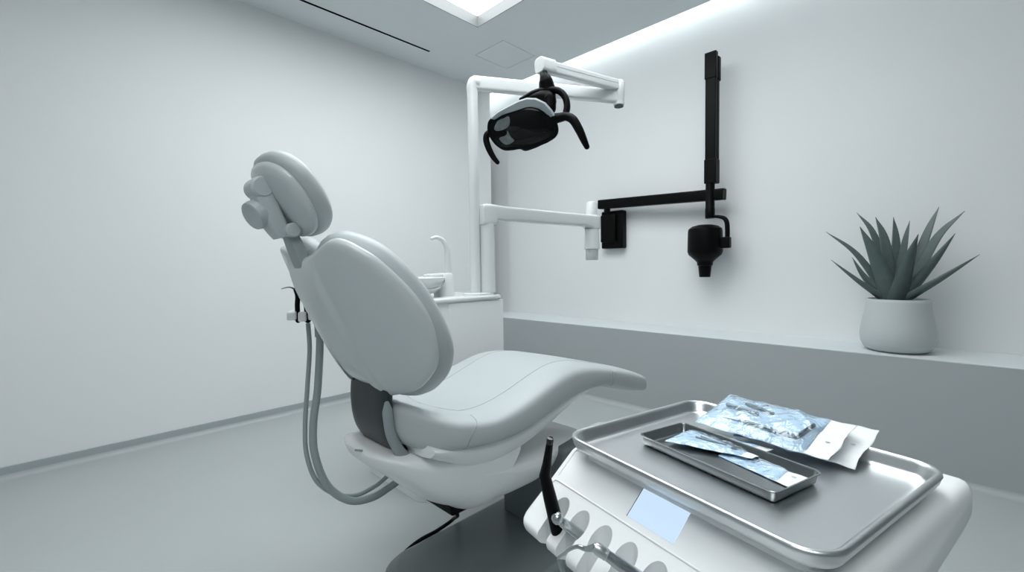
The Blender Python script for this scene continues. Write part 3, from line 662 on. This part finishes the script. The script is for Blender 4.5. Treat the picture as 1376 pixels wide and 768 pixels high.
# profile of the console in (y,z)
NT = .136
pf = [(.440,.774),(.428,ZP),(YP,ZP)]
pf += [(YP-NT*math.cos(TH), ZP-NT*math.sin(TH))]
pf += [(YP-NT*math.cos(TH)-.010, .683),(YP-NT*math.cos(TH)-.006, .668),(YP-NT*math.cos(TH)+.02, .656),(.05,.655),(.20,.690),(.41,.735),(.440,.75)]
def fillet(p, r, n=5):
    o = []
    for i in range(len(p)):
        a, b_, c_ = Vector(p[i-1]), Vector(p[i]), Vector(p[(i+1) % len(p)])
        u, v = (a-b_), (c_-b_); rr = min(r, u.length*.45, v.length*.45); p1, p2 = b_+u.normalized()*rr, b_+v.normalized()*rr
        for k in range(n+1):
            t = k/n; o.append(((1-t)**2*p1+2*t*(1-t)*b_+t*t*p2))
    return o
pfr = fillet([Vector((y, z)) for y, z in pf], .008)
cy_ = sum(p.x for p in pfr)/len(pfr); cz_ = sum(p.y for p in pfr)/len(pfr)
XL, XR = -.018, .413
g = G(); rs = []
SID = [(0,.020),(.002,.011),(.006,.005),(.011,.0015),(.017,0)]
def shr(p, d):       # inset of the profile by roughly d metres
    v = Vector((p.x-cy_, p.y-cz_)); sx_ = 1-d/max(.10, abs(v.x)+.04) if True else 1
    return Vector((cy_+v.x*(1-d/.24), cz_+v.y*(1-d/.075)))
for x_, d in SID: rs.append([W3(XL+x_, shr(p, d).x, shr(p, d).y) for p in pfr])
for x_ in np.linspace(XL+.04, XR-.04, 12): rs.append([W3(x_, p.x, p.y) for p in pfr])
for x_, d in reversed(SID): rs.append([W3(XR-x_, shr(p, d).x, shr(p, d).y) for p in pfr])
rings(g, rs); body = build('console_body', g, WHITE, unit, sharp=40)
# slots for the instruments (cut out of the front edge)
SLX = []
slot_t = .104
cut = G()
for px in ((748,690),(772,708),(803,733),(840,760)):
    x, t_ = ploc(px); SLX.append(x)
x_first = SLX[0]; pitch = .0465
SLX = [x_first+pitch*k for k in range(6)]
for x in SLX:
    yb = YP-slot_t*math.cos(TH)
    for rr, y_ in ((.0165, yb),):
        cs = []
        for z in (.60, .80): cs.append([W3(x+rr*math.cos(2*PI*k/32), y_+rr*1.15*math.sin(2*PI*k/32), z) for k in range(32)])
        rings(cut, cs)
cut2 = G()
for x in SLX:
    yb = YP-slot_t*math.cos(TH); wn = .0115
    vs = [W3(x+sx*wn, y_, z) for z in (.60,.80) for sx, y_ in ((-1, yb-.10), (1, yb-.10), (1, yb), (-1, yb))]
    cut2.add(vs, [(0,3,2,1),(4,5,6,7),(0,1,5,4),(1,2,6,5),(2,3,7,6),(3,0,4,7)])
def boolean(o, g):
    c = build('cutter', g, WHITE, None, smooth=False)
    md = o.modifiers.new('cut', 'BOOLEAN'); md.object = c; md.operation = 'DIFFERENCE'; md.solver = 'EXACT'
    dg = bpy.context.evaluated_depsgraph_get(); me = bpy.data.meshes.new_from_object(o.evaluated_get(dg)); o.modifiers.clear(); o.data = me
    bpy.data.objects.remove(c); me.shade_smooth(); me.set_sharp_from_angle(angle=math.radians(32))
boolean(body, cut); boolean(body, cut2)
body.data.name = 'console_body'
# tapered lower housing
g = G(); rings(g, [[W3(x, y, z) for x, y in rrect(.385-2*i, .385-2*i, .05, 8, .008+i, .02+i)] for i, z in ((.0,.745),(.004,.70),(.012,.64),(.03,.60),(.06,.585))]); build('lower_housing', g, WHITE, unit, sharp=40)
g = G(); lathe(g, [(.035,.04),(.035,.60)], W3(.22,.19,0), (0,0,1), 28); build('stand_post', g, WHITE, unit)
g = G(); lathe(g, [(0,0),(.17,0),(.18,.01),(.17,.03),(.05,.05),(0,.05)], W3(.22,.19,0), (0,0,1), 40); build('stand_foot', g, WHITE, unit, sharp=40)
# raised ribs of the front panel
g = G()
def rib(pts, r, n_=.0003):
    g = G(); tube(g, [tuple(pan(x, t_, n_)) for x, t_ in pts], r, 8, 6); build('panel_rib', g, WHITE, body)
a_ = ploc((749,643.5)); b_ = ploc((940,768)); tl = (a_[1]+b_[1])/2; xl = a_[0]
rib([(xl-.006,tl+.030),(xl-.005,tl+.008),(xl-.003,tl+.002),(xl+.004,tl),(xl+.03,tl),(.2,tl),(.415,tl)], .0016)
xu = ploc((778,603))[0]; xr = ploc((1100,768))[0]
rib([(xu-.004,tl-.008),(xu-.004,.010),(xu-.003,.004),(xu+.003,.002),(xu+.04,.002),(.2,.002),(xr-.03,.002),(xr,.003),(xr+.005,.008),(xr+.006,.016),(xr+.006,tl-.006)], .0011)
# screen
q = [ploc(p) for p in ((866,652),(929,682),(907,732),(844,694))]
sx0, sx1 = (q[0][0]+q[3][0])/2, (q[1][0]+q[2][0])/2; st0, st1 = (q[0][1]+q[1][1])/2, (q[2][1]+q[3][1])/2
g = G(); vs = [pan(x, t_, n_) for n_ in (-.003, .0008) for x, t_ in ((sx0,st0),(sx1,st0),(sx1,st1),(sx0,st1))]
g.add(vs, [(0,3,2,1),(4,5,6,7),(0,1,5,4),(1,2,6,5),(2,3,7,6),(3,0,4,7)]); scr = build('screen', g, SCREEN, unit, smooth=False)
g = G(); k_ = .0012
vs = [pan(x, t_, n_) for n_ in (-.003, .0006) for x, t_ in ((sx0-k_,st0-k_*.5),(sx0,st0-k_*.5),(sx0,st1+.0002),(sx0-k_,st1+.0002))]
g.add(vs, [(0,3,2,1),(4,5,6,7),(0,1,5,4),(1,2,6,5),(2,3,7,6),(3,0,4,7)]); build('bezel', g, BLACK, scr, smooth=False)
# instruments in the slots
def sp(k, t_, n_): return pan(SLX[k], t_, n_)
i1 = thing('dental_handpiece', sp(0, slot_t, 0), 'slim black angled handpiece standing in the first slot of the console', 'dental handpiece')
ylk = float(loc2(np.array(sp(0, slot_t, 0)))[1])
def onslot(px, dy):       # pixel on a plane of constant console y
    y0_ = ylk+dy; nv = np.array([*ey, 0]); p0 = np.array(W3(0, y0_, 0)); d = ray(px); t_ = ((p0-CAM)@nv)/(d@nv); return Vector(CAM+t_*d)
hpts = [onslot((739,592), -.030), onslot((735,622), -.028), onslot((732,638), -.028), onslot((739,668), -.022), onslot((747,700), -.016), onslot((752,722), -.012)]
g = G(); tube(g, hpts, [.0050,.0068,.0088,.0104,.0112,.0112], 18, 8, smooth=False); build('handle', g, BLACK, i1, sharp=40)
g = G(); dh = (hpts[0]-hpts[1]).normalized(); lathe(g, [(0,-.004),(.0052,-.004),(.0054,.002),(.0044,.005),(0,.0055)], hpts[0], dh, 18); build('head', g, BLACKG, i1, sharp=40)
g = G(); e_ = hpts[-1]; tube(g, [tuple(e_), tuple(e_+Vector((.004,0,-.05))), tuple(e_+Vector((.03,-.02,-.12))), tuple(e_+Vector((.07,-.03,-.16)))], .004, 10, 8); build('hose', g, HOSE, i1)
i2 = thing('scaler_handpiece', sp(1, slot_t, 0), 'steel handpiece with a round ball end in the second console slot', 'dental handpiece')
c2 = sp(1, slot_t, -.006); e2 = onslot((749,696), -.030); c2 = onslot((775,716), .002)
dd = (c2-e2).normalized()
g = G(); tube(g, [tuple(e2+dd*.006), tuple(e2+dd*.015), tuple(c2), tuple(c2+dd*.03)], [.0056,.0075,.0082,.0082], 20, 4); build('handle', g, STEELD, i2, sharp=40)
g = G(); lathe(g, [(.0001,-.0088)]+[(.0088*math.cos(a), .0088*math.sin(a)) for a in np.linspace(-1.4, 1.4, 14)]+[(.0001,.0088)], e2, dd, 24); build('ball_end', g, STEELD, i2, sharp=0)
g = G(); e_ = c2+dd*.03; tube(g, [tuple(e_), tuple(e_+Vector((.01,0,-.06))), tuple(e_+Vector((.04,-.02,-.14)))], .004, 10, 8); build('hose', g, HOSE, i2)
i3 = thing('air_water_syringe', sp(3, slot_t, 0), 'steel syringe with a thin bent tip lying across the console front', 'dental syringe')
p3 = [onslot((812,743), -.040), onslot((846,767), -.020), onslot((880,792), .004)]
g = G(); tube(g, [tuple(p3[0]), tuple(p3[1]), tuple(p3[2])], [.0066,.0085,.009], 20, 8); build('handle', g, STEELD, i3, sharp=40)
g = G(); d3 = (p3[1]-p3[0]).normalized(); lathe(g, [(.0060,-.014),(.0075,-.010),(.0078,-.003),(.0072,.0),(.0075,.001),(.0075,.003),(.0066,.004)], p3[0], d3, 20); build('collar', g, STEEL, i3, sharp=40)
g = G(); tube(g, [tuple(p3[0]-d3*.012), tuple(onslot((788,737), -.048)), tuple(onslot((776,734), -.052)), tuple(onslot((765,738), -.056)), tuple(onslot((757,744), -.058)), tuple(onslot((750,749), -.060))], [.0052,.0034,.0026,.0022,.0020,.0020], 12, 8, roundcap=True); build('nozzle', g, STEELD, i3, sharp=0)
g = G(); e_ = p3[2]; tube(g, [tuple(e_), tuple(e_+Vector((.02,0,-.05))), tuple(e_+Vector((.05,-.02,-.12)))], .005, 10, 8); build('hose', g, HOSE, i3)

# ------------------------------------------------------------------- trays
def tray(name, corner, w, h, r, prof, label, mt, org=None, ax=None, ay=None):
    """prof: (inset, z); corner in console x,y"""
    g = G(); rs = []
    for ins, z in prof:
        rr = max(.004, r-ins)
        rs.append([(corner(x, y, z)) for x, y in rrect(w-2*ins, h-2*ins, rr, 8, ins, ins)])
    rings(g, rs, True, True); return tag(build(name, g, mt, None, sharp=40), label, 'tray')
tray('instrument_tray', lambda x, y, z: W3(x, y, z), TX, TY, .042, [(.026,.7925),(.014,.793),(.007,.796),(.003,.803),(.0015,.809),(0,.812),(.0005,.8145),(.003,.8165),(.006,.8165),(.0085,.8145),(.011,.811),(.015,.801),(.018,.7975),(.022,.7960),(.026,.7957)], 'large rectangular brushed steel tray on top of the white console', STEEL)
g = G(); rings(g, [[tuple(W3(x, y, z)) for x, y in rrect(TX-.052, TY-.052, .02, 8, .026, .026)] for z in (ZP-.004, .7924)]); build('tray_rest', g, WHITE, unit, sharp=40)
ZF = .7957
zr2 = .8135
c4 = [on_z(p, zr2) for p in ((861,583),(913,566),(1103,631),(1048,668))]
L4 = [loc2(c_) for c_ in c4]
v1 = Vector((L4[3][0]-L4[0][0], L4[3][1]-L4[0][1])); v2 = Vector((L4[1][0]-L4[0][0], L4[1][1]-L4[0][1])); v3 = Vector((L4[2][0]-L4[1][0], L4[2][1]-L4[1][1]))
dl = (v1+v3).normalized(); dn = Vector((-dl.y, dl.x)); LW = (v1.length+v3.length)/2; LH = abs(((Vector(L4[1])-Vector(L4[0])).dot(dn)+(Vector(L4[2])-Vector(L4[3])).dot(dn))/2)
cen = Vector((sum(c_[0] for c_ in L4)/4, sum(c_[1] for c_ in L4)/4))
def ST_(x, y, z): p = cen+dl*(x-LW/2)+dn*(y-LH/2); return W3(p.x, p.y, z)
tray('narrow_tray', ST_, LW, LH, .012, [(.011,ZF+.0006),(.008,ZF+.001),(.0055,ZF+.004),(.0035,zr2-.003),(.0005,zr2-.0012),(0,zr2),(.0006,zr2+.0006),(.003,zr2+.0002),(.0045,zr2-.002),(.0075,ZF+.005),(.0095,ZF+.003),(.013,ZF+.0025)], 'narrow shallow steel tray lying inside the large tray', STEELN)

# ----------------------------------------------------------------- pouches
def fbm(x, y, seed):
    return (math.sin(x*9.1+seed)*math.cos(y*7.3+seed*1.7)+.6*math.sin(x*19.7+y*13.1+seed*2.3)+.4*math.cos(x*31.3-y*23.9+seed*.7))/2
def pouch(name, cor, zs, label, split, bulge, seed, tools, amp=.0012, nu=46, nv=16, hole=None, curl=.0):
    """cor: four pixels (near-left, far-left, far-right, near-right); split: where the clear film ends"""
    C4 = [Vector(on_z(p, z)) for p, z in zip(cor, zs)]
    def sheet(u, v):
        p = (C4[0]*(1-u)+C4[3]*u)*(1-v)+(C4[1]*(1-u)+C4[2]*u)*v
        return p + Vector((0, 0, amp*fbm(u*1.3, v, seed)+curl*max(0, u-.7)**2*10))
    t = thing(name, sheet(.5, .5), label, 'sterile pouch', 'sterilisation pouches')
    def grid(u0, u1, off, th, ed=0, vi=0):
        top = []; bot = []
        for i in range(nu+1):
            for j in range(nv+1):
                u = u0+(u1-u0)*i/nu; v = vi+(1-2*vi)*j/nv; p = sheet(u, v); z = off(u, v, (u-u0)/(u1-u0), j/nv)
                if ed and i in (nu,): p = p + (C4[3]-C4[0]).normalized()*ed*math.sin(v*9+seed)*.5
                top.append(p+Vector((0,0,z+th))); bot.append(p+Vector((0,0,z)))
        n = len(top); vs = top+bot; fs = []
        for i in range(nu):
            for j in range(nv):
                a = i*(nv+1)+j; q_ = (a, a+nv+1, a+nv+2, a+1); fs.append(q_)
                if th: fs.append(tuple(n+k for k in reversed(q_)))
        if th:
            edge = [i*(nv+1) for i in range(nu+1)]+[nu*(nv+1)+j for j in range(1, nv+1)]+[i*(nv+1)+nv for i in range(nu-1, -1, -1)]+[j for j in range(nv-1, 0, -1)]
            for k in range(len(edge)): a, b_ = edge[k], edge[(k+1) % len(edge)]; fs.append((a, n+a, n+b_, b_))
        else: vs = top
        return G().add(vs, fs)
    build('paper_tab', grid(split-.02, 1, lambda u, v, a, b: 0, .0003, ed=.004), PAPER, t, sharp=0)
    build('paper_back', grid(0, split, lambda u, v, a, b: 0, .0003), PAPERB, t, sharp=0)
    def bf(u, v, a, b):
        k = (max(0, 1-(2*b-1)**2)*max(0, 1-(2*a-1)**4))**.7
        return .0006+bulge*k*(1+.35*fbm(u*2.2, v*1.6, seed+3)) + (.0022*abs(fbm(u*4.1+v*1.5, v*2.2-u*1.2, seed+5)) + .0016*abs(math.sin(u*17+v*9+2*math.sin(v*6+seed))))*(.25+k)*(bulge/.011)**.5
    build('clear_film', grid(0, split, bf, 0), FILM, t, sharp=0)
    if hole:
        g = G(); p = sheet(*hole)+Vector((0,0,.0005)); d_ = (C4[3]-C4[0]).normalized(); lathe(g, [(0,0),(.0032,0),(.0032,.0003),(0,.0003)], p, (0,0,1), 20); build('punch_mark', g, GREYP, t)
    for (u0, v0, u1, v1, ra, rb) in tools:
        z_ = max(ra, rb)+.0005
        n6 = 6; P_ = [sheet(u0, v0).lerp(sheet(u1, v1), k/n6)+Vector((0,0,z_)) for k in range(n6+1)]
        g = G(); tube(g, [tuple(p) for p in P_], list(np.linspace(ra, rb, n6+1)), 12, 3, roundcap=True); build('instrument', g, STEELI, t)
    return t
pouch('sterile_pouch', ((985,584),(1012,545),(1183,578),(1147,629)), (.804,.828,.828,.802), 'rear clear pouch with a white tab, sticking out over the large tray rim', .80, .006, 2.0,
      [(.1,.6,.6,.55,.002,.003)], .0015, hole=(.9,.5))
pouch('sterile_pouch', ((934,567),(981,530),(1150,572),(1114,619)), (.815,.839,.839,.814), 'front puffed clear pouch of steel instruments leaning on the large tray', .84, .011, 5.0,
      [(.10,.62,.36,.60,.0042,.0032),(.34,.30,.72,.26,.0036,.004),(.16,.30,.40,.34,.0012,.0012),(.22,.80,.46,.72,.003,.003),(.74,.30,.78,.66,.0035,.003)], .002, hole=(.92,.4))
pouch('sterile_pouch', ((965,612),(985,595),(1091,636),(1066,657)), (.7990,.7990,.8005,.8000), 'lower thin pouch with a white tab at the end of the narrow tray', .80, .0015, 8.0, [(.05,.5,.4,.5,.0015,.0015)], .0006, hole=(.9,.5))
pouch('sterile_pouch', ((893,592),(931,575),(1038,603),(1011,616)), (.8040,.8065,.8055,.8045), 'upper thin pouch with a fine steel instrument inside the narrow tray', .86, .003, 11.0, [(.22,.52,.6,.46,.0016,.0012),(.24,.64,.44,.5,.001,.001),(.70,.34,.80,.5,.002,.0018)], .0008)

# -------------------------------------------------------------- world, view
w = bpy.data.worlds.new('world'); S.world = w; w.use_nodes = True
w.node_tree.nodes['Background'].inputs[0].default_value = (.8, .87, .9, 1); w.node_tree.nodes['Background'].inputs[1].default_value = .05
S.view_settings.view_transform = 'Standard'; S.view_settings.look = 'None'; S.view_settings.exposure = 0.08; S.view_settings.gamma = 1; S.view_settings.use_curve_mapping = False
